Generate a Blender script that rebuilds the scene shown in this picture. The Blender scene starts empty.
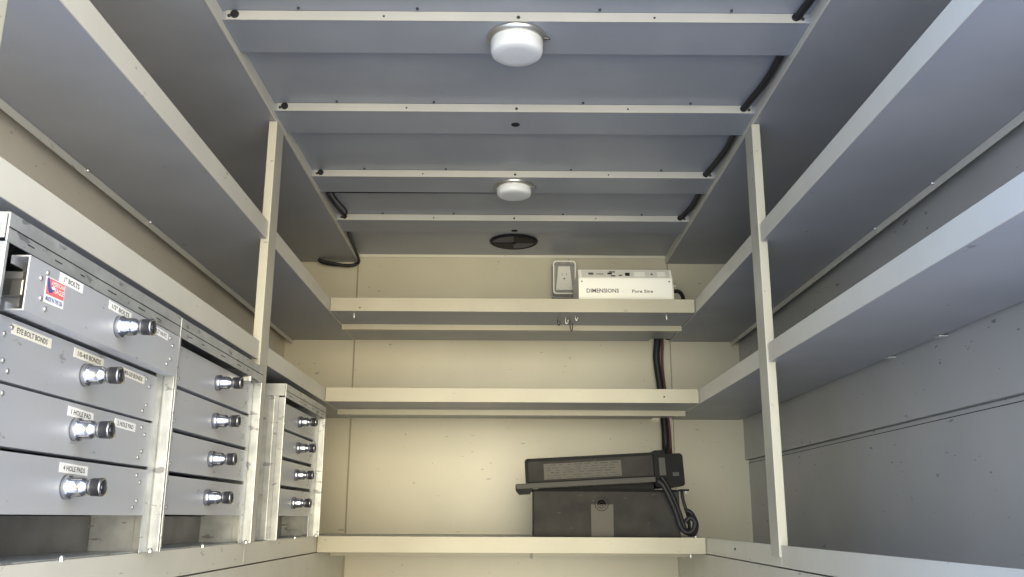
import bpy, bmesh, math, random
from mathutils import Vector, Matrix
random.seed(4)
SC = bpy.context.scene
COL = SC.collection
PI = math.pi

# ------------------------------------------------------------------ measured places (metres, camera at the origin)
XL, XR = -0.687, 0.713            # faces of the shelf lips left and right of the aisle
WL, WR = -0.997, 1.023            # side walls
YW, YF, YO = 3.97, 3.373, 1.0     # back wall, lips of the back shelves, open rear end of the body
UB, UT = 0.764, 0.815             # upper shelves
LB, LT = 0.4186, 0.4696           # lower shelves
BB, BT = -0.121, -0.066           # bottom shelves
SOF, BOW, CEIL = 1.125, 1.138, 1.162
FLOOR = -0.95
CX = 0.018

# ------------------------------------------------------------------ materials
def new_mat(name):
    m = bpy.data.materials.new(name); m.use_nodes = True
    nt = m.node_tree
    return m, nt, nt.nodes['Principled BSDF']

def setin(b, **k):
    for a, v in k.items():
        b.inputs[a.replace('_', ' ')].default_value = v

def plain(name, col, rough=.5, metal=0., **k):
    m, nt, b = new_mat(name)
    setin(b, Base_Color=(*col, 1), Roughness=rough, Metallic=metal, **k)
    return m

def worn(name, col, col2, rough=.4, metal=0., scale=6., stretch=(1, 1, 1), speck=0.0, speck_col=(.12, .11, .1), bump=.02, fine=140.):
    """paint or bare sheet: two close tones in large soft patches, fine grain, and sparse scuff marks"""
    m, nt, b = new_mat(name)
    N, Lk = nt.nodes, nt.links
    tc = N.new('ShaderNodeNewGeometry')
    mp = N.new('ShaderNodeMapping'); mp.inputs['Scale'].default_value = stretch
    Lk.new(tc.outputs['Position'], mp.inputs['Vector'])
    n1 = N.new('ShaderNodeTexNoise'); n1.inputs['Scale'].default_value = scale; n1.inputs['Detail'].default_value = 6
    Lk.new(mp.outputs[0], n1.inputs['Vector'])
    mx = N.new('ShaderNodeMix'); mx.data_type = 'RGBA'
    mx.inputs['A'].default_value = (*col, 1); mx.inputs['B'].default_value = (*col2, 1)
    rp = N.new('ShaderNodeMapRange'); rp.inputs['From Min'].default_value = .35; rp.inputs['From Max'].default_value = .65
    Lk.new(n1.outputs['Fac'], rp.inputs['Value']); Lk.new(rp.outputs[0], mx.inputs['Factor'])
    out = mx.outputs['Result']
    if speck > 0:
        n2 = N.new('ShaderNodeTexNoise'); n2.inputs['Scale'].default_value = 40; n2.inputs['Detail'].default_value = 3
        mp2 = N.new('ShaderNodeMapping'); mp2.inputs['Scale'].default_value = (.6, .5, 1.6)
        Lk.new(tc.outputs['Position'], mp2.inputs['Vector']); Lk.new(mp2.outputs[0], n2.inputs['Vector'])
        r2 = N.new('ShaderNodeMapRange'); r2.inputs['From Min'].default_value = .735 - speck; r2.inputs['From Max'].default_value = .765 - speck
        Lk.new(n2.outputs['Fac'], r2.inputs['Value'])
        m2 = N.new('ShaderNodeMix'); m2.data_type = 'RGBA'
        Lk.new(out, m2.inputs['A']); m2.inputs['B'].default_value = (*speck_col, 1)
        ml = N.new('ShaderNodeMath'); ml.operation = 'MULTIPLY'; ml.inputs[1].default_value = .75
        Lk.new(r2.outputs[0], ml.inputs[0]); Lk.new(ml.outputs[0], m2.inputs['Factor'])
        out = m2.outputs['Result']
    Lk.new(out, b.inputs['Base Color'])
    n3 = N.new('ShaderNodeTexNoise'); n3.inputs['Scale'].default_value = fine; n3.inputs['Detail'].default_value = 2
    Lk.new(tc.outputs['Position'], n3.inputs['Vector'])
    bp = N.new('ShaderNodeBump'); bp.inputs['Strength'].default_value = bump * 4; bp.inputs['Distance'].default_value = .002
    Lk.new(n3.outputs['Fac'], bp.inputs['Height']); Lk.new(bp.outputs[0], b.inputs['Normal'])
    setin(b, Roughness=rough, Metallic=metal)
    return m

M = {}
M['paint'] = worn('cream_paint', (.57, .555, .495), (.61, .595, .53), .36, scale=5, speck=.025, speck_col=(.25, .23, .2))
M['wallpaint'] = worn('back_wall_warmlit_paint', (.44, .415, .335), (.48, .45, .37), .33, scale=3, speck=.02, speck_col=(.2, .18, .14))  # body paint with the warm light on the back wall mixed into its colour
M['leftwall'] = worn('left_wall_lit_paint', (.58, .54, .46), (.63, .585, .50), .4, scale=3, speck=.02, speck_col=(.3, .27, .22))  # wall paint, lightened to carry the light falling on the left side
M['postpaint'] = worn('post_dimmed_paint', (.44, .425, .36), (.48, .465, .40), .38, scale=5, speck=.01)  # cream paint, darkened to offset direct light on the posts
M['sidewall'] = worn('side_wall_shaded_paint', (.37, .37, .36), (.41, .405, .395), .40, scale=3, speck=.04, speck_col=(.10, .10, .095))  # wall paint, greyed and darkened to carry the dimmer right side
M['backpaint'] = worn('back_shelf_dimmed_paint', (.335, .31, .245), (.37, .345, .275), .34, scale=5, speck=.015, speck_col=(.25, .22, .18))  # back wall's paint, darkened because these lips catch more light
M['webpaint'] = worn('bow_web_dimmed_paint', (.36, .36, .35), (.40, .395, .38), .4, scale=5)  # cream paint, toned down against daylight striking the webs
M['sheet'] = worn('grey_sheet', (.285, .295, .325), (.325, .335, .365), .42, scale=4, speck=.01, speck_col=(.16, .16, .16))  # grey of the sheet plus a blue tint for cool light
M['roof'] = worn('roof_sheet', (.27, .29, .335), (.31, .33, .375), .38, scale=4, speck=.0)  # roof metal's grey, with cool outside light tinted in as blue
M['alu'] = worn('brushed_aluminium', (.57, .59, .64), (.63, .65, .70), .45, .5, scale=9, stretch=(1, .15, 1), speck=.03, speck_col=(.35, .35, .37))
M['galv'] = worn('galvanised_steel', (.42, .44, .45), (.56, .58, .59), .40, .55, scale=28, stretch=(1, .6, 1), speck=.1, speck_col=(.2, .2, .22))
M['plinth'] = worn('shaded_steel', (.10, .10, .105), (.16, .16, .165), .45, .4, scale=14, speck=.05, speck_col=(.25, .25, .25))  # plinth steel with the shade of the recess darkened into it
M['chrome'] = plain('chrome', (.50, .50, .52), .15, 1.)
M['steel'] = plain('zinc_steel', (.62, .61, .58), .3, .9)
M['dark'] = plain('dark_knurl', (.035, .036, .045), .35, .3)
M['black'] = worn('black_plastic', (.008, .008, .009), (.012, .012, .013), .5, scale=20)
M['black'].node_tree.nodes['Principled BSDF'].inputs['Specular IOR Level'].default_value = .08
M['boxgrey'] = worn('charcoal_plastic', (.030, .028, .028), (.042, .040, .038), .6, scale=14, speck=.04, speck_col=(.09, .085, .08))
M['boxgrey'].node_tree.nodes['Principled BSDF'].inputs['Specular IOR Level'].default_value = .08
M['greyplastic'] = plain('grey_plastic', (.07, .067, .064), .6)
M['greyplastic'].node_tree.nodes['Principled BSDF'].inputs['Specular IOR Level'].default_value = .15
M['greylabel'] = plain('grey_label', (.10, .093, .083), .6)
M['greylabel'].node_tree.nodes['Principled BSDF'].inputs['Specular IOR Level'].default_value = .15
M['framegrey'] = plain('cover_grey', (.36, .345, .35), .4)
M['plategrey'] = plain('plate_grey', (.20, .195, .195), .5)
M['inklight'] = plain('dull_ink', (.03, .029, .028), .6)
M['rubber'] = plain('cable_rubber', (.018, .018, .022), .45)
M['rubber'].node_tree.nodes['Principled BSDF'].inputs['Specular IOR Level'].default_value = .2
M['red'] = plain('red_cable_rubber', (.07, .012, .014), .45)
M['white'] = plain('white_enamel', (.78, .77, .72), .4)
M['lens'] = plain('opal_lens', (.74, .77, .82), .3, Transmission_Weight=.15, Subsurface_Weight=.3, Subsurface_Radius=(.02, .02, .02))
M['label'] = plain('label_tape', (.88, .88, .86), .5)
M['creamlabel'] = plain('cream_label_tape', (.86, .83, .72), .5)
M['ink'] = plain('label_ink', (.05, .05, .055), .6)
M['redink'] = plain('sticker_red', (.74, .16, .16), .5)
M['blueink'] = plain('sticker_blue', (.05, .10, .35), .5)
M['brass'] = plain('brass', (.30, .26, .19), .4, .6)
M['ventblack'] = plain('vent_plastic', (.010, .010, .013), .6)
M['ventblack'].node_tree.nodes['Principled BSDF'].inputs['Specular IOR Level'].default_value = 0.2
M['ventgrey'] = plain('vent_plastic_lighter', (.11, .11, .13), .6)
M['ventgrey'].node_tree.nodes['Principled BSDF'].inputs['Specular IOR Level'].default_value = 0.3
M['sealant'] = plain('seam_sealant', (.24, .215, .165), .5)
M['hole'] = plain('hole_dark', (.008, .008, .01), .9)
M['floor'] = worn('floor_plate', (.20, .21, .235), (.25, .26, .28), .5, .2, scale=8, speck=.06)
m, nt, b = new_mat('clear_cover'); setin(b, Base_Color=(.85, .85, .87, 1), Roughness=.08, Alpha=.10); M['clear'] = m

# ------------------------------------------------------------------ mesh builder
class MB:
    def __init__(s): s.bm = bmesh.new(); s.mats = []
    def mi(s, m):
        if m not in s.mats: s.mats.append(m)
        return s.mats.index(m)
    def _tag(s, faces, m, smooth=False):
        i = s.mi(m)
        for f in faces: f.material_index = i; f.smooth = smooth
    def box(s, x0, x1, y0, y1, z0, z1, m, bev=0.0):
        P = [(x, y, z) for x in (x0, x1) for y in (y0, y1) for z in (z0, z1)]
        v = [s.bm.verts.new(p) for p in P]
        F = [(0, 1, 3, 2), (4, 6, 7, 5), (0, 4, 5, 1), (2, 3, 7, 6), (0, 2, 6, 4), (1, 5, 7, 3)]
        fs = [s.bm.faces.new([v[i] for i in f]) for f in F]
        s._tag(fs, m)
        if bev > 0:
            es = list({e for f in fs for e in f.edges})
            r = bmesh.ops.bevel(s.bm, geom=es, offset=bev, segments=2, profile=.6, affect='EDGES', clamp_overlap=True)
            s._tag(r['faces'], m)
        return s
    def prism(s, pts, a, b, axis, m, bev=0.0):
        """polygon pts extruded from a to b along axis 'x','y','z'; pts are the two other coordinates in xyz order"""
        def P(p, t):
            return {'x': (t, p[0], p[1]), 'y': (p[0], t, p[1]), 'z': (p[0], p[1], t)}[axis]
        A = [s.bm.verts.new(P(p, a)) for p in pts]; B = [s.bm.verts.new(P(p, b)) for p in pts]
        n = len(pts); fs = [s.bm.faces.new(A), s.bm.faces.new(B[::-1])]
        for i in range(n): fs.append(s.bm.faces.new([A[i], B[i], B[(i + 1) % n], A[(i + 1) % n]]))
        s._tag(fs, m)
        if bev > 0:
            es = list({e for f in fs for e in f.edges})
            r = bmesh.ops.bevel(s.bm, geom=es, offset=bev, segments=2, profile=.6, affect='EDGES', clamp_overlap=True)
            s._tag(r['faces'], m)
        bmesh.ops.recalc_face_normals(s.bm, faces=[f for f in s.bm.faces])
        return s
    def lathe(s, prof, origin, axis, n=24):
        """prof: list of (t, r, mat) from the base; revolved about axis through origin"""
        ax = Vector(axis).normalized(); o = Vector(origin)
        e1 = ax.orthogonal().normalized(); e2 = ax.cross(e1)
        rings = []
        for t, r, mm in prof:
            rings.append([s.bm.verts.new(o + ax * t + (e1 * math.cos(2 * PI * k / n) + e2 * math.sin(2 * PI * k / n)) * max(r, 1e-5)) for k in range(n)])
        for i in range(len(rings) - 1):
            fs = []
            for k in range(n):
                fs.append(s.bm.faces.new([rings[i][k], rings[i][(k + 1) % n], rings[i + 1][(k + 1) % n], rings[i + 1][k]]))
            s._tag(fs, prof[i + 1][2], False)
            for f in fs: f.smooth = n > 8
        f0 = s.bm.faces.new(rings[0][::-1]); s._tag([f0], prof[0][2])
        f1 = s.bm.faces.new(rings[-1]); s._tag([f1], prof[-1][2])
        return s
    def tube(s, pts, r, m, n=8, sub=6):
        P = [Vector(p) for p in pts]
        Q = []
        for i in range(len(P) - 1):                      # Catmull-Rom
            p0 = P[max(i - 1, 0)]; p1 = P[i]; p2 = P[i + 1]; p3 = P[min(i + 2, len(P) - 1)]
            for k in range(sub):
                t = k / sub
                Q.append(.5 * ((2 * p1) + (-p0 + p2) * t + (2 * p0 - 5 * p1 + 4 * p2 - p3) * t * t + (-p0 + 3 * p1 - 3 * p2 + p3) * t ** 3))
        Q.append(P[-1])
        rings = []; e1 = None
        for i, q in enumerate(Q):
            d = (Q[min(i + 1, len(Q) - 1)] - Q[max(i - 1, 0)]).normalized()
            if e1 is None: e1 = d.orthogonal().normalized()
            e1 = (e1 - d * e1.dot(d)).normalized(); e2 = d.cross(e1)
            rings.append([s.bm.verts.new(q + (e1 * math.cos(2 * PI * k / n) + e2 * math.sin(2 * PI * k / n)) * r) for k in range(n)])
        fs = []
        for i in range(len(rings) - 1):
            for k in range(n):
                fs.append(s.bm.faces.new([rings[i][k], rings[i][(k + 1) % n], rings[i + 1][(k + 1) % n], rings[i + 1][k]]))
        s._tag(fs, m, True)
        s._tag([s.bm.faces.new(rings[0][::-1]), s.bm.faces.new(rings[-1])], m)
        return s
    def text(s, string, m, origin, xdir, ydir, width, height, depth=.0006, extra_squeeze=1.0):
        cu = bpy.data.curves.new('t', 'FONT'); cu.body = string; cu.size = 1; cu.extrude = 0; cu.offset = .018; cu.resolution_u = 2
        o = bpy.data.objects.new('t', cu)
        me = bpy.data.meshes.new_from_object(o)
        bpy.data.objects.remove(o); bpy.data.curves.remove(cu)
        xs = [v.co.x for v in me.vertices]; ys = [v.co.y for v in me.vertices]
        x0, x1, y0, y1 = min(xs), max(xs), min(ys), max(ys)
        X = Vector(xdir).normalized(); Y = Vector(ydir).normalized(); Z = X.cross(Y); O = Vector(origin)
        vs = [s.bm.verts.new(O + X * ((v.co.x - x0) / (x1 - x0) * width) + Y * ((v.co.y - y0) / (y1 - y0) * height) + Z * depth) for v in me.vertices]
        fs = []
        for p in me.polygons:
            try: fs.append(s.bm.faces.new([vs[i] for i in p.vertices]))
            except ValueError: pass
        s._tag(fs, m)
        bpy.data.meshes.remove(me)
        return s
    def xf(s, mat):
        bmesh.ops.transform(s.bm, matrix=mat, verts=s.bm.verts); return s
    def build(s, name, parent=None, kind=None, label=None, at=None):
        me = bpy.data.meshes.new(name)
        bmesh.ops.recalc_face_normals(s.bm, faces=[f for f in s.bm.faces if not f.smooth or True])
        cs = [v.co for v in s.bm.verts]
        lo = Vector([min(c[i] for c in cs) for i in range(3)]); hi = Vector([max(c[i] for c in cs) for i in range(3)])
        c = Vector(at) if at else (lo + hi) / 2
        bmesh.ops.translate(s.bm, verts=s.bm.verts, vec=-c)
        s.bm.to_mesh(me); s.bm.free()
        for m in s.mats: me.materials.append(m)
        o = bpy.data.objects.new(name, me); COL.objects.link(o)
        if parent:
            o.parent = parent; o.location = c - wloc(parent)
        else: o.location = c
        if kind: o['kind'] = kind
        if label: o['label'] = label
        return o

def wloc(o):
    v = Vector(o.location)
    while o.parent: o = o.parent; v = v + Vector(o.location)
    return v

def thing(name, loc, label, cat, group=None):
    o = bpy.data.objects.new(name, None); o.empty_display_size = .05
    COL.objects.link(o); o.location = loc
    return tag(o, label, cat, group)

def tag(o, label, cat, group=None):
    o['label'] = label; o['category'] = cat
    if group: o['group'] = group
    return o

def struct(name, mb, parent=None):
    return mb.build(name, parent, None if parent else 'structure')

# ------------------------------------------------------------------ the truck body (setting)
T = .04
struct('floor', MB().box(WL - T, WR + T, YO, YW + T, FLOOR - T, FLOOR, M['floor']))
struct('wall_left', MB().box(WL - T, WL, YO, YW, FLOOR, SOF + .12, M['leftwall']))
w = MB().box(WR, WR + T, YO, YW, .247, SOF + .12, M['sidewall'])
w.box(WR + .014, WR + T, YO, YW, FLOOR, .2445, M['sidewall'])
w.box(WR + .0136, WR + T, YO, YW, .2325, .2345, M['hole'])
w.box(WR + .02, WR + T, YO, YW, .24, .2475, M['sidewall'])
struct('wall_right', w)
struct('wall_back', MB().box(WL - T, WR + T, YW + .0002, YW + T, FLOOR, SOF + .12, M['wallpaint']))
struct('ceiling', MB().box(XL - .02, XR + .02, YO, YW, CEIL, CEIL + .03, M['roof']))
struct('soffit_left', MB().box(WL, XL, YO, YW, SOF, SOF + .02, M['sheet']))
struct('soffit_right', MB().box(XR, WR, YO, YW, SOF, SOF + .02, M['sheet']))
struct('trim_1', MB().box(XL - .001, XL + .004, YO, YW, SOF - .002, CEIL, M['paint'], .001))
struct('trim_2', MB().box(XR - .004, XR + .001, YO, YW, SOF - .002, CEIL, M['paint'], .001))
# upright joint strips on the back wall
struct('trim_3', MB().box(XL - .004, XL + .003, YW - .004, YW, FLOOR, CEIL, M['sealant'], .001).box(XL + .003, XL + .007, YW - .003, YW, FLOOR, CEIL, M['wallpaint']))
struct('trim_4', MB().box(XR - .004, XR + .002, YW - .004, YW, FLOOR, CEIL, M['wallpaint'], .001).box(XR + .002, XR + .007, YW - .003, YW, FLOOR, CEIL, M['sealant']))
struct('trim_5', MB().box(XL, XR, YW - .006, YW, CEIL - .012, CEIL, M['paint'], .001))
# boxes under the side shelves
struct('wall_left_lower', MB().box(XL - .03, XL - .003, YO, YW, FLOOR, BB - .004, M['paint']))
struct('wall_right_lower', MB().box(XR + .003, XR + .03, YO, YW, FLOOR, BB - .004, M['paint']))

# roof bows
bows = [(1.918, 2.069), (2.411, 2.595), (2.929, 3.072), (3.399, 3.547)]
for i, (y0, y1) in enumerate(bows):
    y1 = y0 + .158
    bo = struct('trim_%d' % (6 + i), MB().box(XL + .004, XR - .004, y0 + .003, y1, BOW, CEIL, M['roof'], .0015))
    wb = MB().box(XL + .014, XR - .014, y0, y0 + .003, BOW - .001, CEIL - .001, M['webpaint'], .0006)
    wb.build('web', bo)
    for gx in ((-.652, .675) if i < 3 else (-.652, .672)):
        MB().lathe([(0, .0105, M['dark']), (.004, .0095, M['dark']), (.004, .006, M['hole'])], (gx, y0, BOW + .013), (0, -1, 0), 16).build('grommet', bo)
    for bx in (XL + .022, XR - .022, CX):
        MB().lathe([(0, .0045, M['dark']), (.002, .004, M['dark']), (.0035, .002, M['dark'])], (bx, y0, BOW + .009), (0, -1, 0), 10).build('screw', bo)
    for bx in (-.30, .34):
        MB().lathe([(0, .003, M['dark']), (.002, .002, M['dark'])], (bx, y0, BOW + .010), (0, -1, 0), 8).build('screw', bo)
    for bx in (-.5, -.22, .21, .52):
        MB().lathe([(0, .004, M['steel']), (.004, .003, M['dark'])], (bx, y0 - .012, CEIL), (0, 0, -1), 8).build('roof_rivet', bo)
# drain / wire holes in the underside of the second and fourth bow
for (hx, hy, z) in ((.016, 2.50, BOW), (.020, 3.53, BOW)):
    MB().lathe([(0, .0135, M['ventblack']), (.0015, .0125, M['ventblack']), (.0015, .009, M['hole'])], (hx, hy, z), (0, 0, -1), 16).build('hole_plug', bpy.data.objects['trim_7' if hy < 3 else 'trim_9'])

# ------------------------------------------------------------------ shelves
PN, PF = 2.455, 2.535         # near and far face of the standing posts
def bolt(x, y, z, ax, parent, r=.004, l=.008, name='bolt', m='steel'):
    MB().lathe([(0, r, M[m]), (l * .6, r, M[m]), (l, r * .6, M[m])], (x, y, z), ax, 8).build(name, parent)

def side_shelf(side, z0, z1, ya, yb, label, rib=True, clips=(), bolts=()):
    L_ = side == 'L'
    xf, xw = (XL, WL) if L_ else (XR, WR)
    s = 1 if L_ else -1                                  # into the aisle
    g = thing('wall_shelf', ((xf + xw) / 2, (ya + yb) / 2, z0), label, 'shelf', 'side shelves of the truck body')
    a, b = sorted((xf - s * .0195, xw + s * .012)) if yb == PN else sorted((xf - s * .003, xw + s * .012))
    tr = MB().box(a, b, ya, PF - .0005 if yb == PN else yb, z0, z0 + .003, M['sheet'])
    if yb == PN:
        a, b = sorted((xf - s * .003, xf - s * .0195)); tr.box(a, b, ya, yb, z0, z0 + .003, M['sheet'])
    a, b = sorted((xw + s * .012, xw + s * .014)); yc = PF - .0005 if yb == PN else yb
    tr.box(a, b, ya, yc, z0 + .003, z0 + .06, M['sheet'])  # tall rear flange, capped below, added to keep the wall gap dark
    a, b = sorted((xw + s * .0005, xw + s * .014)); tr.box(a, b, ya, yc, z0 + .06, z0 + .062, M['sheet'])
    tr.build('tray', g)
    a, b = sorted((xf, xf - s * .003))
    lip = MB().box(a, b, ya, yb, z0 - .001, z1, M['paint'], .0008)
    a, b = sorted((xf - s * .0031, xf - s * .014)); lip.box(a, b, ya, yb, z1 - .003, z1, M['paint'])
    lip.build('front_lip', g)
    if rib:
        xr = xw + s * .036
        a, b = sorted((xr, xr - s * .003))
        r = MB().box(a, b, ya, PF - .0005 if yb == PN else yb, z0 - .018, z0 - .0005, M['paint'], .0006)
        r.build('support_rib', g)
        for y in bolts: bolt(xr, y, z0 - .004, (s, 0, 0), g, .0045, .007)
    for y in clips:
        a, b = sorted((xw + s * .0005, xw + s * .022))
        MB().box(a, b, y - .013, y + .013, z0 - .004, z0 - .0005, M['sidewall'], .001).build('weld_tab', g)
    return g

side_shelf('L', UB, UT, YO + .1, PN, 'upper left wall shelf, long run nearer than the left post, above the drawers', bolts=(1.93, 2.3))
side_shelf('L', UB, UT, PF, YW - .004, 'upper left wall shelf, short run beyond the left post, meeting the back wall')
side_shelf('L', LB, LT, YO + .1, PN, 'lower left wall shelf close above the drawer cabinets, nearer than the left post', rib=False)
side_shelf('L', LB, LT, PF, YW - .004, 'lower left wall shelf beyond the left post, above the smallest drawer cabinet', rib=False)
side_shelf('R', UB, UT, YO + .1, PN, 'upper right wall shelf, long run nearer than the right post, empty', bolts=(1.98, 2.32))
side_shelf('R', UB, UT, PF, YW - .004, 'upper right wall shelf, short run between the right post and back wall')
side_shelf('R', LB, LT, YO + .1, PN, 'lower right wall shelf with scratched pale lip, nearer than the right post', rib=False, clips=(2.08, 2.62 - .25))
side_shelf('R', LB, LT, PF, YW - .004, 'lower right wall shelf, short empty run between right post and back wall', rib=False)

def bottom_shelf(side, ya, yb, label):
    L_ = side == 'L'
    xf, xw = (XL, WL) if L_ else (XR, WR)
    s = 1 if L_ else -1
    g = thing('wall_shelf', ((xf + xw) / 2, (ya + yb) / 2, BB), label, 'shelf', 'side shelves of the truck body')
    a, b = sorted((xf - s * .004, xw + s * .004))
    zt = BT if L_ else BB + .006
    MB().box(a, b, ya, yb, zt - .004, zt - .001, M['sheet']).build('tray', g)
    a, b = sorted((xf, xf - s * .004))
    MB().box(a, b, ya, yb, BB, BT, M['paint'], .001).build('front_lip', g)
    return g
bottom_shelf('L', YO + .1, PN, 'bottom left shelf carrying the two nearest drawer cabinets')
bottom_shelf('L', PN + .002, YW - .004, 'bottom left shelf in the far corner, carrying the smallest drawer cabinet')
rb1 = bottom_shelf('R', YO + .1, PN, 'bottom right shelf with scuffed grey edge, nearer than the right post')
rb2 = bottom_shelf('R', PN + .002, YW - .004, 'bottom right shelf, short run from the right post to the back wall')
bolt(XR, 2.95, BB + .03, (-1, 0, 0), rb2, .004, .003, m='dark')

def back_shelf(z0, z1, label, notch=True, closed=False):
    g = thing('back_shelf', ((XL + XR) / 2, (YF + YW) / 2, z0), label, 'shelf', 'shelves across the back wall')
    x0, x1 = XL + .004, XR - .004
    zt = z1 - .004 if closed else z0
    t = MB().box(x0, x1, YF + .003, 3.895, zt, zt + .003, M['sheet'])
    if notch:
        t.box(x0, .618, 3.895, YW - .016, zt, zt + .003, M['sheet']); t.box(.708, x1 + .002, 3.895, YW - .016, zt, zt + .003, M['sheet'])
    else:
        t.box(x0, x1, 3.895, YW - .016, zt, zt + .003, M['sheet'])
    if notch:
        t.box(x0, .618, YW - .018, YW - .016, zt + .003, zt + .03, M['sheet']); t.box(.708, x1 + .002, YW - .018, YW - .016, zt + .003, zt + .03, M['sheet'])  # upturned rear flange added to shade the slot along the back wall
    t.build('tray', g)
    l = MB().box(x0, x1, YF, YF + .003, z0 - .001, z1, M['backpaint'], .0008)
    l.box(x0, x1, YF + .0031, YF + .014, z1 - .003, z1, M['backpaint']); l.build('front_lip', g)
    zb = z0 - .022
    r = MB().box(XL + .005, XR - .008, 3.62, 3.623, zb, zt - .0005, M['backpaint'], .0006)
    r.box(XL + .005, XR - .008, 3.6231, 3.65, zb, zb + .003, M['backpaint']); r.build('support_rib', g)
    return g
bs1 = back_shelf(UB, UT, 'topmost shelf across the back wall, carrying the white inverter')
bs2 = back_shelf(LB, LT, 'middle shelf across the back wall, empty, with chipped cream lip')
bs3 = back_shelf(BB, BT, 'lowest shelf across the back wall, carrying the black battery box', notch=False, closed=True)
for g, z, xs in ((bs1, UB, (-.60, .61)), (bs3, BB - .004, (.085, .665))):
    for x in xs: bolt(x, YF + .05, z, (0, 0, -1), g, .005, .018)
bolt(-.57, YF - .0, UB + .012, (0, -1, 0), bs1, .003, .002, 'screw', 'dark')
bolt(.58, YF - .0, LB + .022, (0, -1, 0), bs2, .0035, .002, 'screw', 'dark')
bolt(.68, YF + .02, BT, (0, 0, 1), bs3, .005, .008)

# posts
def post(side, y0, y1, z0, label):
    s = 1 if side == 'L' else -1
    xf = XL if side == 'L' else XR
    a, b = sorted((xf + s * .005, xf - s * .019))
    g = thing('shelf_post', ((a + b) / 2, (y0 + y1) / 2, z0), label, 'post', 'shelf posts of the truck body')
    MB().box(a, b, y0, y1, z0, SOF - .001, M['postpaint'], .0015).build('tube', g)
    for z in (.62, .30) if side == 'R' else (1.0,):
        bolt((a + b) / 2 - s * -.004, y0, z, (0, -1, 0), g, .003, .003, 'screw', 'steel')
    return g
post('L', PN + .001, PF - .001, BT + .001, 'cream shelf post on the left, behind the middle drawer cabinet')
post('R', PN + .001, PF - .001, BT - .03, 'cream shelf post on the right side of the aisle')
post('L', 1.018, YO + .098, BT - .03, 'pale shelf post at the extreme upper left corner, cut by the frame')

# ------------------------------------------------------------------ drawer cabinets
def lock(parent, x, y, z):
    c, d = M['chrome'], M['dark']
    b = MB().lathe([(0, .0185, c), (.009, .0185, c), (.011, .0168, c), (.013, .0148, c), (.026, .0148, c), (.030, .0138, c), (.034, .0098, c), (.038, .0098, c),
                    (.0385, .0128, c), (.0425, .0136, c), (.043, .0134, d), (.056, .0140, d), (.0562, .0143, c), (.0585, .0138, c), (.0585, .0108, c), (.0565, .0105, d), (.0565, .0045, d), (.0580, .0042, c), (.0580, .001, c)],
                   (x, y, z), (1, .0, .0), 24)
    b.box(x + .0575, x + .0590, y - .001, y + .001, z - .004, z + .004, M['hole'])
    b.box(x + .0500, x + .0585, y + .0135, y + .0165, z - .011, z + .001, M['brass'], .001)
    b.build('lock_handle', parent)

def rivets(parent, x, y0, y1, zt, zb, left=True, right=True):
    es = ([(y0, 1)] if left else []) + ([(y1, -1)] if right else [])
    for ye, s in es:
        for dy, z in ((.050, zt - .012), (.034, zt - .024), (.040, zb + .026), (.055, zb + .014)):
            MB().lathe([(0, .0042, M['steel']), (.0014, .0036, M['steel']), (.0024, .0018, M['steel'])], (x, ye + s * dy, z), (1, 0, 0), 10).build('rivet', parent)

def label_strip(parent, x, y0, y1, za, zb, h, txt, cream=False):
    zc = (za + zb) / 2; ang = math.atan2(zb - za, y1 - y0); w_ = (y1 - y0)
    b = MB().box(x - .0001, x + .0006, -w_ / 2, w_ / 2, -h / 2, h / 2, M['creamlabel' if cream else 'label'])
    tw = w_ * (.78 if len(txt) > 8 else .66)
    b.text(txt, M['ink'], (x + .0006, -tw / 2, -h * .27), (0, 1, 0), (0, 0, 1), tw, h * .54, .0002)
    b.xf(Matrix.Translation((0, (y0 + y1) / 2, zc)) @ Matrix.Rotation(ang, 4, 'X'))
    b.build('label_strip', parent)

def drawer(cab, x, y0, y1, z0, z1, ly, open_end=False, labels=(), l_riv=True):
    t = .0022; d = .026
    a = M['alu']
    b = MB().box(x - t, x, y0, y1, z0, z1, a, .0009)                       # face plate
    b.box(x - d, x - t, y0 + .0005, y1 - .0005, z1 - t, z1 - .0002, a); b.box(x - d, x - t, y0 + .0005, y1 - .0005, z0 + .0002, z0 + t, a)
    b.box(x - d, x - d + t, y0 + .0005, y1 - .0005, z1 - .012, z1 - t, a); b.box(x - d, x - d + t, y0 + .0005, y1 - .0005, z0 + t, z0 + .012, a)
    # drawer box behind the face
    xa, xb, ya, yb = -.955, x - d, y0 + .035, y1 - .035
    zb, zt = z0 + .006, z1 - .014
    b.box(xa, xb, ya, yb, zb, zb + t, a); b.box(xa, xb, ya, ya + t, zb + t, zt, a); b.box(xa, xb, yb - t, yb, zb + t, zt, a)
    b.box(xa, xa + t, ya + t, yb - t, zb + t, zt, a); b.box(xb - t, xb, ya + t, yb - t, zb + t, zt + .006, a)
    o = b.build('drawer', cab)
    if open_end:
        sl = MB().box(x - .30, x - .012, ya - .012, ya - .0005, z0 + .026, z0 + .050, M['steel'], .001)
        sl.box(x - .030, x - .012, ya - .022, ya - .012, z0 + .024, z0 + .046, M['steel'], .002)
        sl.build('slide_rail', o)
    lock(o, x, ly, (z0 + z1) / 2)
    rivets(o, x, y0, y1, z1, z0, l_riv)
    for lb in labels: label_strip(o, x, *lb)
    return o

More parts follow.
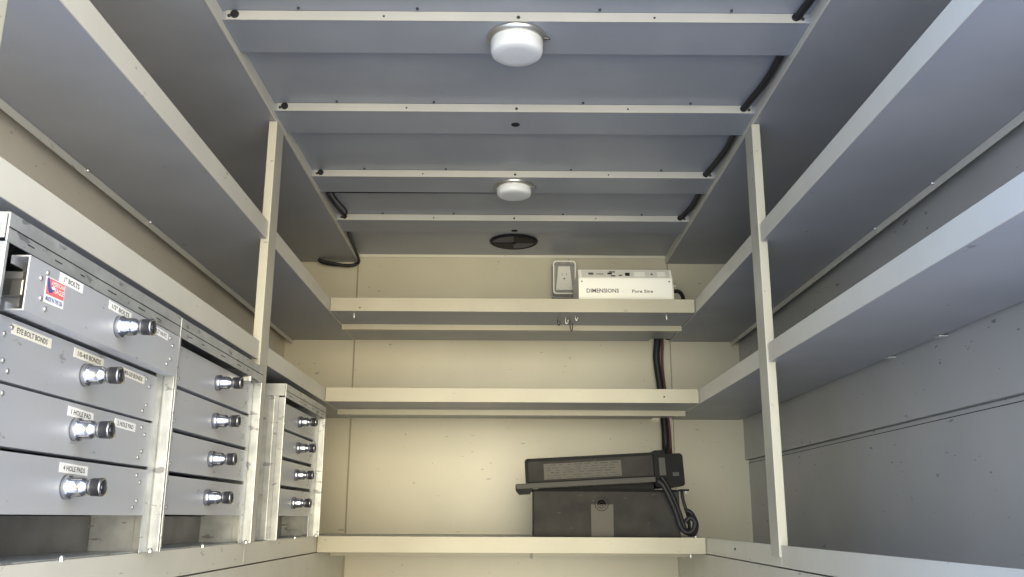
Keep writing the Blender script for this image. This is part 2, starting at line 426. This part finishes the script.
def cabinet(y0, y1, dy0, dy1, label, ztop, ztops, xc=-.66):
    """frame of folded galvanised sheet open to the aisle; side panels run forward past the drawers as flanges"""
    g = thing('drawer_cabinet', (-.82, (y0 + y1) / 2, BT), label, 'drawer cabinet', 'drawer cabinets on the left bottom shelf')
    G = M['galv']; xb = -.985; zb = BT + .0005
    for ya, yb_ in ((y0, y0 + .012), (y1 - .012, y1)):
        p = MB()
        yo = ya if ya == y0 else yb_                     # outer face
        s = 1 if ya == y0 else -1
        a, b_ = sorted((yo + s * .004, yo + s * .0065)); p.box(xb, xc - .05, a, b_, zb, ztop - .002, G)
        a, b_ = sorted((yo, yo + s * .0065)); p.box(xc - .05, xc - .032, a, b_, zb, ztop - .002, G, .001)
        a, b_ = sorted((yo + s * .002, yo + s * .006)); p.box(xc - .032, xc - .02, a, b_, zb, ztop - .002, G)
        a, b_ = sorted((yo, yo + s * .0075)); p.box(xc - .02, xc, a, b_, zb, ztop - .04, G, .0015)
        p.build('side_panel', g)
    # stile plates beside the drawers
    if dy1 < y1 - .02: MB().box(xc - .024, xc - .0215, dy1 + .001, y1 - .0085, zb, ztop - .045, G).build('stile', g)
    if dy0 > y0 + .03: MB().box(xc - .024, xc - .0215, y0 + .0085, dy0 - .001, zb, ztop - .045, G).build('stile', g)
    MB().box(xb, xb + .002, y0 + .008, y1 - .008, zb, ztop - .004, G).build('back_panel', g)
    MB().box(xb + .003, xc - .03, y0 + .0085, y1 - .0085, zb, zb + .002, G).box(xc - .135, xc - .132, y0 + .0085, y1 - .0085, zb, .0, M['plinth']).build('plinth', g)
    c = MB().box(xb, xc, y0 - .0005, y1 - .001, ztop - .0025, ztop, G)
    c.box(xc - .0025, xc + .0005, y0 - .0005, y1 - .001, ztop - .040, ztop - .0005, G, .0012)
    c.box(xb, xc - .003, y0 - .0025, y0 - .0005, ztop - .036, ztop - .0005, G)
    c.box(xc + .0004, xc + .0011, y0 + .0, y1 - .002, ztop - .0215, ztop - .0200, M['hole'])      # folded seam
    yy = y0 + .05
    while yy < y1 - .07:
        c.box(xc + .0004, xc + .0010, yy, yy + random.uniform(.012, .035), ztop - .031, ztop - .0295, M['hole'])
        yy += random.uniform(.07, .14)
    c.build('top_cover', g)
    for y in (y0 + .42 * (y1 - y0), y1 - .03):
        bolt(xc - .006, y, BT + .0005, (0, 0, 1), g, .005, .008)
    return g

c1 = cabinet(1.14, 1.786, 1.165, 1.745, 'nearest and widest drawer cabinet, labelled drawers, topmost one pulled out', .390, None)
drawer(c1, -.649, 1.182, 1.758, .266, .343, 1.476, True,
       ((1.267, 1.339, .3345, .3345, .0145, '1" BOLTS'), (1.434, 1.522, .3333, .3310, .0135, '1/2" BOLTS'), (1.615, 1.695, .3320, .3300, .0135, 'SPLIT NUTS')))
drawer(c1, -.68, 1.166, 1.744, .176, .2615, 1.444, False,
       ((1.217, 1.327, .2485, .2475, .0145, 'EYE BOLT BONDS', True), (1.40, 1.506, .2485, .2475, .0145, '1/0-4/0 BONDS', True), (1.579, 1.683, .2475, .2455, .0142, '4/0-2/0 BONDS', True)))
drawer(c1, -.68, 1.166, 1.744, .0905, .1715, 1.432, False,
       ((1.404, 1.492, .1577, .1555, .0146, '1 HOLE PAD'), (1.575, 1.664, .1572, .1557, .0146, '2 HOLE PAD')))
drawer(c1, -.68, 1.166, 1.744, .0015, .0845, 1.425, False, ((1.40, 1.494, .0718, .0697, .0148, '4 HOLE PADS'),))
# maker's sticker on the pulled-out drawer
d1 = [o for o in c1.children if o.name == 'drawer'][0]
b = MB(); X = -.649
b.box(X - .0001, X + .0004, -.0275, .0275, -.0185, .0185, M['label'])
b.prism([(-.0255, -.0065), (.0255, -.0065), (.0255, .017), (-.0255, .017)], X + .0004, X + .0007, 'x', M['redink'])
b.prism([(-.026, .016), (-.021, .0175), (-.017, .010), (-.014, .004), (-.004, .003), (-.009, -.002), (-.017, -.004), (-.022, .003)], X + .0007, X + .0009, 'x', M['blueink'])
b.prism([(-.012, .006), (-.004, .009), (-.002, .004), (-.009, .0025)], X + .0009, X + .0010, 'x', M['label'])
b.text('AMERICAN', M['label'], (X + .0007, -.013, .0085), (0, 1, 0), (0, 0, 1), .037, .0065, .0003)
b.text('EAGLE', M['label'], (X + .0007, -.002, -.001), (0, 1, 0), (0, 0, 1), .026, .0075, .0003)
b.text('MADE IN THE USA', M['blueink'], (X + .0004, -.024, -.0155), (0, 1, 0), (0, 0, 1), .048, .0065, .0003)
b.xf(Matrix.Translation((0, 1.258, .3085)) @ Matrix.Rotation(.02, 4, 'X'))
b.build('sticker', d1, label='red, white and blue maker sticker')

c2 = cabinet(1.790, 2.420, 1.80, 2.386, 'middle drawer cabinet in front of the left post, four unlabelled drawers', .389, None)
for (za, zb), ly in zip(((.261, .343), (.1745, .2535), (.0885, .1655), (.0035, .0795)), (2.103, 2.104, 2.099, 2.093)):
    drawer(c2, -.68, 1.801, 2.386, za, zb, ly)
MB().box(-.668, -.648, 2.262, 2.276, .331, .343, M['steel'], .002).box(-.690, -.662, 2.272, 2.31, .334, .340, M['steel'], .001).build('catch', c2)
c3 = cabinet(2.680, 3.285, 2.70, 3.194, 'smallest looking, farthest drawer cabinet on the left, its near side panel exposed', .384, None)
for (za, zb), ly in zip(((.2605, .336), (.177, .252), (.0925, .1665), (.003, .082)), (2.957, 2.953, 2.949, 2.935)):
    drawer(c3, -.68, 2.715, 3.193, za, zb, ly)

# ------------------------------------------------------------------ ceiling lights
def dome(y, label, r, rb, k=0):
    z = BOW
    g = thing('dome_light', (CX - .003, y, z), label, 'ceiling light', 'round ceiling lights')
    c = M['chrome']
    MB().lathe([(0, rb, M['steel']), (.004, rb, M['steel']), (.010, rb * .93, M['steel']), (.012, rb * .86, M['steel'])], (CX - .003, y, z), (0, 0, -1), 48).build('base_ring', g)
    p = M['lens']
    MB().lathe([(.011, r * .97, p), (.014, r, p), (.038 - k, r * .99, p), (.045 - k, r * .955, p), (.0485 - k, r * .88, p), (.050 - k, r * .6, p), (.0505 - k, r * .05, p)],
               (CX - .003, y, z), (0, 0, -1), 48).build('lens', g)
    MB().lathe([(0, .004, M['dark']), (.012, .0035, M['dark']), (.016, .002, M['dark'])], (CX - .003 + rb * .90, y - .012, z - .008), (1, 0, -.1), 8).build('switch', g)
    return g
dome(1.995, 'round opal ceiling light nearest the viewer, larger of the two', .064, .073)
dome(3.012, 'round opal ceiling light farther back, nearer the roof vent', .061, .069, .010)

# roof vent: black ring with four quarter louvres, two of them darker
v = thing('roof_vent', (CX, 3.752, CEIL), 'round black plastic roof vent with quartered louvre near the back wall', 'vent')
R_ = .105
MB().lathe([(0, R_, M['ventblack']), (.006, R_ * .985, M['ventblack']), (.009, R_ * .93, M['ventblack']), (.008, R_ * .86, M['ventblack']), (.003, R_ * .84, M['ventblack'])], (CX, 3.752, CEIL), (0, 0, -1), 48).build('rim', v)
for q in range(4):
    pts = [(CX, 3.752)] + [(CX + R_ * .86 * math.cos(a), 3.752 + R_ * .86 * math.sin(a)) for a in [q * PI / 2 + k * PI / 20 for k in range(11)]]
    zq = CEIL - (.0035 if q % 2 == 0 else .0065)
    MB().prism(pts, zq - .003, zq, 'z', M['ventgrey' if q in (0, 2) else 'ventblack']).build('louvre', v)
MB().lathe([(0, .012, M['ventblack']), (.004, .010, M['ventblack'])], (CX, 3.752, CEIL - .009), (0, 0, -1), 16).build('hub', v)

# ------------------------------------------------------------------ upper back shelf: inverter and covered socket
ZT = UB + .0032
iv = thing('power_inverter', (.453, 3.57, ZT), 'white power inverter with sloped outlet panel on the topmost back shelf', 'inverter')
b = MB()
x0, x1, ya, yb, zf, zt = .270, .637, 3.42, 3.72, .909, .953
b.prism([(ya, ZT), (ya, zf), (ya + .030, zt), (yb, zt), (yb, ZT)], x0, x1, 'x', M['white'], .003)
b.build('housing', iv)
pn = MB()
S = Matrix.Translation((0, ya + .015, (zf + zt) / 2)) @ Matrix.Rotation(math.atan2(zt - zf, .030), 4, 'X')
def onpanel(xa, xb, va, vb, m, th=.0012):
    q = MB().box(xa, xb, va, vb, .0, th, m); q.xf(S)
    for f in q.bm.faces: pass
    me = bpy.data.meshes.new('tmp'); q.bm.to_mesh(me); q.bm.free()
    n0 = len(pn.bm.faces); pn.bm.from_mesh(me); bpy.data.meshes.remove(me); pn.bm.faces.ensure_lookup_table()
    pn._tag(pn.bm.faces[n0:], m)
onpanel(.283, .628, -.0225, .0225, plain('panel_grey', (.60, .585, .54), .45), .0012)
for xa, xb, va, vb, m_ in ((.385, .403, -.004, .006, 'inklight'), (.398, .415, -.016, -.009, 'inklight'), (.392, .416, .008, .014, 'inklight'),
                           (.428, .442, -.012, -.006, 'inklight'), (.454, .472, -.012, .006, 'hole'), (.31, .33, -.006, .006, 'greylabel'), (.34, .37, -.004, .0, 'greylabel'),
                           (.49, .532, -.014, .012, 'white'), (.555, .562, -.006, .002, 'inklight'), (.58, .612, -.014, .012, 'white')):
    onpanel(xa, xb, va, vb, M[m_], .002)
pn.build('outlet_panel', iv, label='light grey sloped panel with small sockets and switches')
t = MB().text('DIMENSIONS', M['ink'], (.301, ya - .0002, .8515), (1, 0, 0), (0, 0, 1), .126, .0165, .0004)
t.text('Pure Sine', M['ink'], (.478, ya - .0002, .852), (1, 0, 0), (0, 0, 1), .082, .0125, .0004)
t.lathe([(0, .0085, M['greylabel']), (.0006, .0085, M['greylabel']), (.0006, .0062, M['white'])], (.448, ya, .858), (0, -1, 0), 20)
t.build('lettering', iv, label='dark lettering on the white front')
for x in (.283, .624): bolt(x, ya, .897, (0, -1, 0), iv, .003, .002, 'screw', 'dark')
b = MB()
for k in range(4): b.box(x1, x1 + .012, 3.46 + k * .012, 3.466 + k * .012, .80 + .02 * k, .90, M['steel'], .001)
b.build('terminal_block', iv)
bolt(x1 + .012, 3.44, .885, (1, 0, 0), iv, .008, .006, 'terminal', 'steel')

SX0, SX1, SZ0, SZ1 = .191, .299, .958, 1.117            # cover outline on the back wall
ob = thing('covered_socket', (.245, YW, 1.03), 'clear plastic weatherproof cover over a white socket, just left of the inverter', 'socket')
MB().box(SX0, SX1, YW - .012, YW - .0005, SZ0, SZ1, M['plategrey'], .004).build('back_plate', ob)
b = MB().prism([(.209, .992), (.284, .992), (.273, 1.102), (.220, 1.102)], YW - .034, YW - .0122, 'y', M['white'], .003)
b.box(.227, .266, YW - .036, YW - .034, 1.016, 1.076, M['white'], .002)
b.box(.243, .250, YW - .0372, YW - .036, 1.040, 1.047, M['inklight']).box(.235, .239, YW - .0372, YW - .036, 1.058, 1.068, M['framegrey']).box(.254, .258, YW - .0372, YW - .036, 1.058, 1.068, M['framegrey'])
b.build('socket', ob)
def rrect(x0, x1, z0, z1, r, n=5):
    out = []
    for cx, cz, a0 in ((x1 - r, z1 - r, 0), (x0 + r, z1 - r, PI / 2), (x0 + r, z0 + r, PI), (x1 - r, z0 + r, 1.5 * PI)):
        for k in range(n + 1):
            a = a0 + k / n * PI / 2; out.append((cx + r * math.cos(a), cz + r * math.sin(a)))
    return out
def ring_shell(mb, outer, inner, y0, y1, m):
    n = len(outer)
    vo0 = [mb.bm.verts.new((p[0], y0, p[1])) for p in outer]; vo1 = [mb.bm.verts.new((p[0], y1, p[1])) for p in outer]
    vi0 = [mb.bm.verts.new((p[0], y0, p[1])) for p in inner]; vi1 = [mb.bm.verts.new((p[0], y1, p[1])) for p in inner]
    fs = []
    for i in range(n):
        j = (i + 1) % n
        fs += [mb.bm.faces.new(q) for q in ([vo0[i], vo0[j], vo1[j], vo1[i]], [vi0[j], vi0[i], vi1[i], vi1[j]], [vo0[j], vo0[i], vi0[i], vi0[j]], [vo1[i], vo1[j], vi1[j], vi1[i]])]
    mb._tag(fs, m)
def inset(d, r): return rrect(SX0 + d, SX1 - d, SZ0 + d, SZ1 - d, r)
cv = MB()
ring_shell(cv, inset(.002, .016), inset(.005, .013), YW - .082, YW - .0125, M['clear'])
cv.prism(inset(.0051, .013), YW - .082, YW - .079, 'y', M['clear'])
cv.build('clear_cover', ob, label='clear plastic hinged cover')
fr = MB(); ring_shell(fr, inset(-.001, .018), inset(.0018, .016), YW - .030, YW - .0125, M['framegrey'])
ring_shell(fr, inset(.003, .015), inset(.0085, .011), YW - .085, YW - .0822, M['white'])
fr.build('cover_frame', ob)
h = MB()
for hx in (.213, .268): h.box(hx - .004, hx + .004, YW - .06, YW - .02, SZ1 - .001, SZ1 + .014, M['framegrey'], .0015)
h.lathe([(0, .004, M['framegrey']), (.055, .004, M['framegrey'])], (.213, YW - .03, SZ1 + .009), (1, 0, 0), 10)
h.build('hinge', ob)
MB().box(.280, .290, YW - .092, YW - .0852, .962, .976, M['dark'], .002).build('latch', ob)

# ------------------------------------------------------------------ lowest back shelf: battery box, charger
ZB = BT - .0008
bx = thing('battery_box', (.363, 3.53, ZB), 'charcoal plastic battery box on the lowest back shelf, under the tilted charger', 'battery box')
b = MB()
b.prism([(.094, ZB), (.094, .098), (.634, .098), (.634, ZB)], 3.44, 3.62, 'y', M['boxgrey'], .004)
b.build('body', bx)
MB().box(.306, .388, 3.4385, 3.4399, ZB + .002, .050, M['greylabel']).build('label_patch', bx, label='pale worn label patch on the front')
e = MB()
for k, rr in enumerate((.026, .017, .009)):
    e.lathe([(0, rr, M['greyplastic']), (.0016, rr, M['greyplastic']), (.0016, rr - .003, M['boxgrey']), (.0006, rr - .003, M['boxgrey'])], (.345, 3.4398, .052), (0, -1, 0), 28)
e.build('embossed_ring', bx)
MB().box(.088, .640, 3.434, 3.626, .0985, .104, M['black'], .002).box(.640, .674, 3.45, 3.50, .1, .107, M['black'], .002).build('lid', bx)
bolt(.664, 3.46, .1, (0, 0, -1), bx, .004, .012)

ch = thing('battery_charger', (.36, 3.52, .107), 'black finned battery charger with printed label, lying tilted on the battery box', 'battery charger')
A = math.radians(3.25)
CHX = Matrix.Translation((.09, 3.44, .1235)) @ Matrix.Rotation(-A, 4, 'Y')
# local: x along the case, y depth from the front, z up from the mounting flange
b = MB().prism(rrect(-.020, .462, -.001, .087, .008), .004, .16, 'y', M['boxgrey'], .003); b.xf(CHX); b.build('case', ch)
b = MB()
ring_shell(b, rrect(-.025, .466, -.004, .092, .012), rrect(-.013, .455, .006, .081, .007), -.001, .012, M['black'])
b.xf(CHX); b.build('edge_band', ch)
b = MB().box(.045, .335, .0022, .0038, .012, .070, M['greylabel'])
random.seed(9)
for row in range(6):
    xx = .055 if row not in (0, 3) else .07
    z = .064 - row * .0092
    while xx < .315:
        l = random.uniform(.010, .034)
        b.box(xx, min(xx + l, .325), .0014, .0021, z - .0022, z + (.0004 if row % 3 else .0018), M['inklight']); xx += l + random.uniform(.005, .022)
for xx, z, s in ((.060, .057, .009), (.172, .058, .011), (.255, .060, .006), (.070, .024, .007)):
    b.prism([(xx, z - s), (xx + s * 1.2, z - s), (xx + s * .6, z + s)], .0008, .0013, 'y', M['ink'])
b.xf(CHX); b.build('printed_label', ch, label='grey printed label on the front face')
b = MB().box(-.062, .455, -.028, .004, -.018, .0015, M['greyplastic'], .003)
b.xf(CHX); b.build('mounting_flange', ch, label='grey flange strip')
b = MB().prism([(-.064, .0), (-.064, -.022), (-.052, -.038), (-.012, -.038), (-.002, -.019), (.0, -.0185), (-.06, -.0185)], -.0300, .0, 'y', M['black'])
b.xf(CHX); b.build('foot', ch)
b = MB().prism(rrect(.455, .565, -.038, .083, .012), -.010, .165, 'y', M['black'], .004)
b.prism(rrect(.455, .500, .07, .098, .008), -.008, .10, 'y', M['black'], .002)
b.xf(CHX); b.build('end_cap', ch)
b = MB().box(.474, .498, -.0125, -.0098, .004, .070, M['greyplastic'], .002).box(.522, .546, -.0122, -.0098, .0, .014, M['greyplastic'], .002)
b.xf(CHX); b.build('end_plate', ch, label='lighter grey plates on the end cap')
b = MB().prism([(.02, -.0182), (.452, -.0182), (.452, -.0448), (.02, -.0204)], .012, .14, 'y', M['black']); b.xf(CHX); b.build('dark_gap_filler', ch)  # black wedge added so the gap beneath the charger looks dark
# ------------------------------------------------------------------ cables
def cable(name, pts, r, label, m='rubber', group=None, extra=None):
    b = MB().tube(pts, r, M[m])
    if extra: extra(b)
    return tag(b.build(name), label, 'cable', group)
cable('power_cable', [(.655, 3.93, .86), (.655, 3.93, .77), (.648, 3.932, .68), (.660, 3.93, .56), (.668, 3.93, .46), (.674, 3.93, .36), (.672, 3.915, .27), (.655, 3.75, .215), (.615, 3.612, .195)], .0155,
      'thick black cable running down the back wall behind the shelves to the charger')
cable('power_cable', [(.680, 3.945, .86), (.680, 3.945, .77), (.676, 3.95, .66), (.684, 3.948, .54), (.691, 3.945, .44), (.697, 3.945, .34), (.696, 3.93, .27), (.668, 3.76, .20), (.645, 3.606, .185)], .0055,
      'thin dark red cable beside the thick black one on the back wall', 'red')
cable('charger_cable', [(.548, 3.398, .135), (.568, 3.397, .118), (.592, 3.396, .07), (.612, 3.398, .02), (.628, 3.400, -.03), (.648, 3.400, -.048), (.672, 3.400, -.04), (.680, 3.400, -.012), (.664, 3.400, .004), (.645, 3.400, -.012)], .0095,
      'black cable bowing down from the charger across the battery box front, inner one')
cable('charger_cable', [(.566, 3.419, .150), (.585, 3.420, .122), (.608, 3.421, .075), (.628, 3.421, .022), (.640, 3.421, -.018), (.655, 3.422, -.05), (.680, 3.424, -.052), (.690, 3.424, -.02), (.674, 3.424, .018), (.655, 3.424, .03)], .0085,
      'black cable curling into a loop right of the battery box, outer one')
cable('charger_cable', [(.650, 3.472, .0995), (.651, 3.466, .075), (.660, 3.462, .035), (.668, 3.466, .01), (.672, 3.47, -.03), (.668, 3.475, -.058)], .0065,
      'short black cable hanging from the battery box lid tab to the shelf')
cable('inverter_cable', [(.650, 3.49, .875), (.675, 3.50, .878), (.695, 3.52, .858), (.706, 3.58, .825), (.708, 3.75, .80), (.702, 3.90, .80), (.698, 3.925, .765)], .008,
      'black cable arching from the right end of the inverter down behind the shelf')
# ceiling wires
cable('ceiling_wire', [(-.02, 3.099, 1.154), (-.06, 3.098, 1.147), (-.30, 3.098, 1.1455), (-.45, 3.10, 1.1455), (-.60, 3.105, 1.147), (-.655, 3.11, 1.149), (-.668, 3.15, 1.15), (-.662, 3.27, 1.149), (-.655, 3.36, 1.151), (-.652, 3.45, 1.151), (-.655, 3.55, 1.150), (-.672, 3.62, 1.149),
      (-.676, 3.80, 1.14), (-.678, 3.93, 1.118), (-.70, 3.945, 1.110)], .0065, 'black wire along the left ceiling edge, thicker, ending at the back corner')
cable('ceiling_wire', [(-.20, 3.115, 1.157), (-.30, 3.115, 1.152), (-.50, 3.118, 1.1495), (-.63, 3.118, 1.150), (-.648, 3.16, 1.151), (-.640, 3.25, 1.151), (-.632, 3.33, 1.151), (-.645, 3.385, 1.151)], .0035,
      'thin black wire looping inside the thicker one at the left ceiling edge')
cable('ceiling_wire', [(.695, 1.45, 1.150), (.690, 1.75, 1.150), (.680, 1.90, 1.151), (.677, 1.95, 1.151), (.690, 2.07, 1.150), (.692, 2.22, 1.149), (.685, 2.32, 1.150), (.677, 2.395, 1.151), (.677, 2.45, 1.151), (.688, 2.56, 1.150), (.693, 2.70, 1.149),
      (.684, 2.85, 1.150), (.677, 2.92, 1.151), (.677, 2.97, 1.151), (.690, 3.10, 1.150), (.692, 3.25, 1.150), (.680, 3.37, 1.151), (.674, 3.41, 1.151)], .0095, 'long black wire along the right ceiling edge, passing through the roof bows')
cable('ceiling_wire', [(.05, 3.098, 1.149), (.20, 3.098, 1.1475), (.32, 3.099, 1.150), (.45, 3.099, 1.156)], .0048, 'black wire beside the farther ceiling light, running to its right')
cable('wire_bundle', [(-.70, 3.945, 1.105), (-.735, 3.93, 1.098), (-.79, 3.92, 1.105), (-.83, 3.915, 1.112), (-.852, 3.91, 1.118), (-.845, 3.925, 1.112), (-.80, 3.93, 1.104), (-.72, 3.935, 1.100), (-.69, 3.94, 1.108)], .0075,
      'bundled black wire ends at the upper left corner of the back wall')

# cotter-like wire hooks under the topmost back shelf
for k, (hx, hy, zt, ln) in enumerate(((.196, 3.50, UB - .001, .026), (.226, 3.47, UB - .001, .026), (.262, 3.44, UB - .001, .018), (.247, 3.52, UB - .001, .044))):
    pts = [(hx - .004, hy, zt), (hx - .005, hy, zt - ln * .6), (hx, hy, zt - ln), (hx + .005, hy, zt - ln * .65), (hx + .004, hy, zt - ln * .3)]
    o = MB().tube(pts, .0022, M['steel'] if k in (1, 2) else M['dark'], 6).build('wire_hook')
    tag(o, ('leftmost dark wire hook under the topmost back shelf', 'bright wire hook, second from left under the topmost back shelf',
            'rightmost bright wire hook under the topmost back shelf', 'longest dark wire hook hanging under the topmost back shelf')[k], 'hook', 'wire hooks under the back shelf')

# ------------------------------------------------------------------ daylight: bright surroundings seen through the open rear end
wd = bpy.data.worlds.new('daylight'); SC.world = wd; wd.use_nodes = True
nt = wd.node_tree; N = nt.nodes; Lk = nt.links
bg = N['Background']
tc = N.new('ShaderNodeTexCoord'); sp = N.new('ShaderNodeSeparateXYZ'); Lk.new(tc.outputs['Generated'], sp.inputs[0])
rp = N.new('ShaderNodeValToRGB')
mr = N.new('ShaderNodeMapRange'); mr.inputs['From Min'].default_value = -1; mr.inputs['From Max'].default_value = 1
Lk.new(sp.outputs['Z'], mr.inputs['Value']); Lk.new(mr.outputs[0], rp.inputs[0])
cr = rp.color_ramp
cr.elements[0].position = 0; cr.elements[0].color = (.55, .61, .76, 1)
cr.elements[1].position = 1; cr.elements[1].color = (.60, .75, 1.1, 1)
for p, c in ((.42, (.66, .71, .85, 1)), (.49, (.66, .68, .74, 1)), (.52, (.85, .88, .92, 1)), (.70, (.85, .95, 1.10, 1))):
    e = cr.elements.new(p); e.color = c
# straight behind the viewer a sunlit bright yard and house fronts, warmer than the open shade to either side
sy = N.new('ShaderNodeMapRange'); sy.interpolation_type = 'SMOOTHSTEP'; sy.inputs['From Min'].default_value = -.80; sy.inputs['From Max'].default_value = -.97
Lk.new(sp.outputs['Y'], sy.inputs['Value'])
yd = N.new('ShaderNodeMix'); yd.data_type = 'RGBA'; yd.inputs['B'].default_value = (3.9, 3.5, 2.5, 1)
Lk.new(sy.outputs[0], yd.inputs['Factor']); Lk.new(rp.outputs[0], yd.inputs['A'])
# the right-hand side behind the viewer is warmer, the left is bluer
rx = N.new('ShaderNodeMapRange'); rx.inputs['From Min'].default_value = -.6; rx.inputs['From Max'].default_value = .6
Lk.new(sp.outputs['X'], rx.inputs['Value'])
cx_ = N.new('ShaderNodeMix'); cx_.data_type = 'RGBA'; cx_.inputs['A'].default_value = (.58, .74, 1.04, 1); cx_.inputs['B'].default_value = (1.32, 1.22, 1.05, 1)
Lk.new(rx.outputs[0], cx_.inputs['Factor'])
mu = N.new('ShaderNodeMix'); mu.data_type = 'RGBA'; mu.blend_type = 'MULTIPLY'; mu.inputs['Factor'].default_value = 1
Lk.new(yd.outputs['Result'], mu.inputs['A']); Lk.new(cx_.outputs['Result'], mu.inputs['B'])
Lk.new(mu.outputs['Result'], bg.inputs['Color']); bg.inputs['Strength'].default_value = 2.15
pl = bpy.data.lights.new('open_rear_portal', 'AREA'); pl.shape = 'RECTANGLE'; pl.size = WR - WL; pl.size_y = SOF - FLOOR
pl.cycles.is_portal = True
po = bpy.data.objects.new('open_rear_portal', pl); COL.objects.link(po)
po.location = ((WL + WR) / 2, YO - .01, (SOF + FLOOR) / 2); po.rotation_euler = (PI / 2, 0, 0)

# ------------------------------------------------------------------ camera
cam = bpy.data.cameras.new('camera'); cam.sensor_width = 36; cam.sensor_fit = 'HORIZONTAL'; cam.lens = 905.84 / 1024 * 36; cam.clip_start = .02
co = bpy.data.objects.new('camera', cam); COL.objects.link(co); SC.camera = co
p_, r_, y_ = math.radians(14.21546), math.radians(.264287), math.radians(.174827)
fw = Vector((math.sin(y_) * math.cos(p_), math.cos(y_) * math.cos(p_), math.sin(p_)))
rt = Vector((math.cos(y_), -math.sin(y_), 0)); up = rt.cross(fw)
r2 = rt * math.cos(r_) + up * math.sin(r_); u2 = -rt * math.sin(r_) + up * math.cos(r_)
mt = Matrix.Identity(4)
for i in range(3): mt[i][0] = r2[i]; mt[i][1] = u2[i]; mt[i][2] = -fw[i]
co.matrix_world = mt
vs = SC.view_settings
SC.display_settings.display_device = 'sRGB'
vs.view_transform = 'Standard'; vs.look = 'None'; vs.exposure = 0.35; vs.gamma = 1; vs.use_curve_mapping = False
SC.cycles.max_bounces = 10; SC.cycles.diffuse_bounces = 8; SC.cycles.glossy_bounces = 6; SC.cycles.transmission_bounces = 8
SC.cycles.use_denoising = True
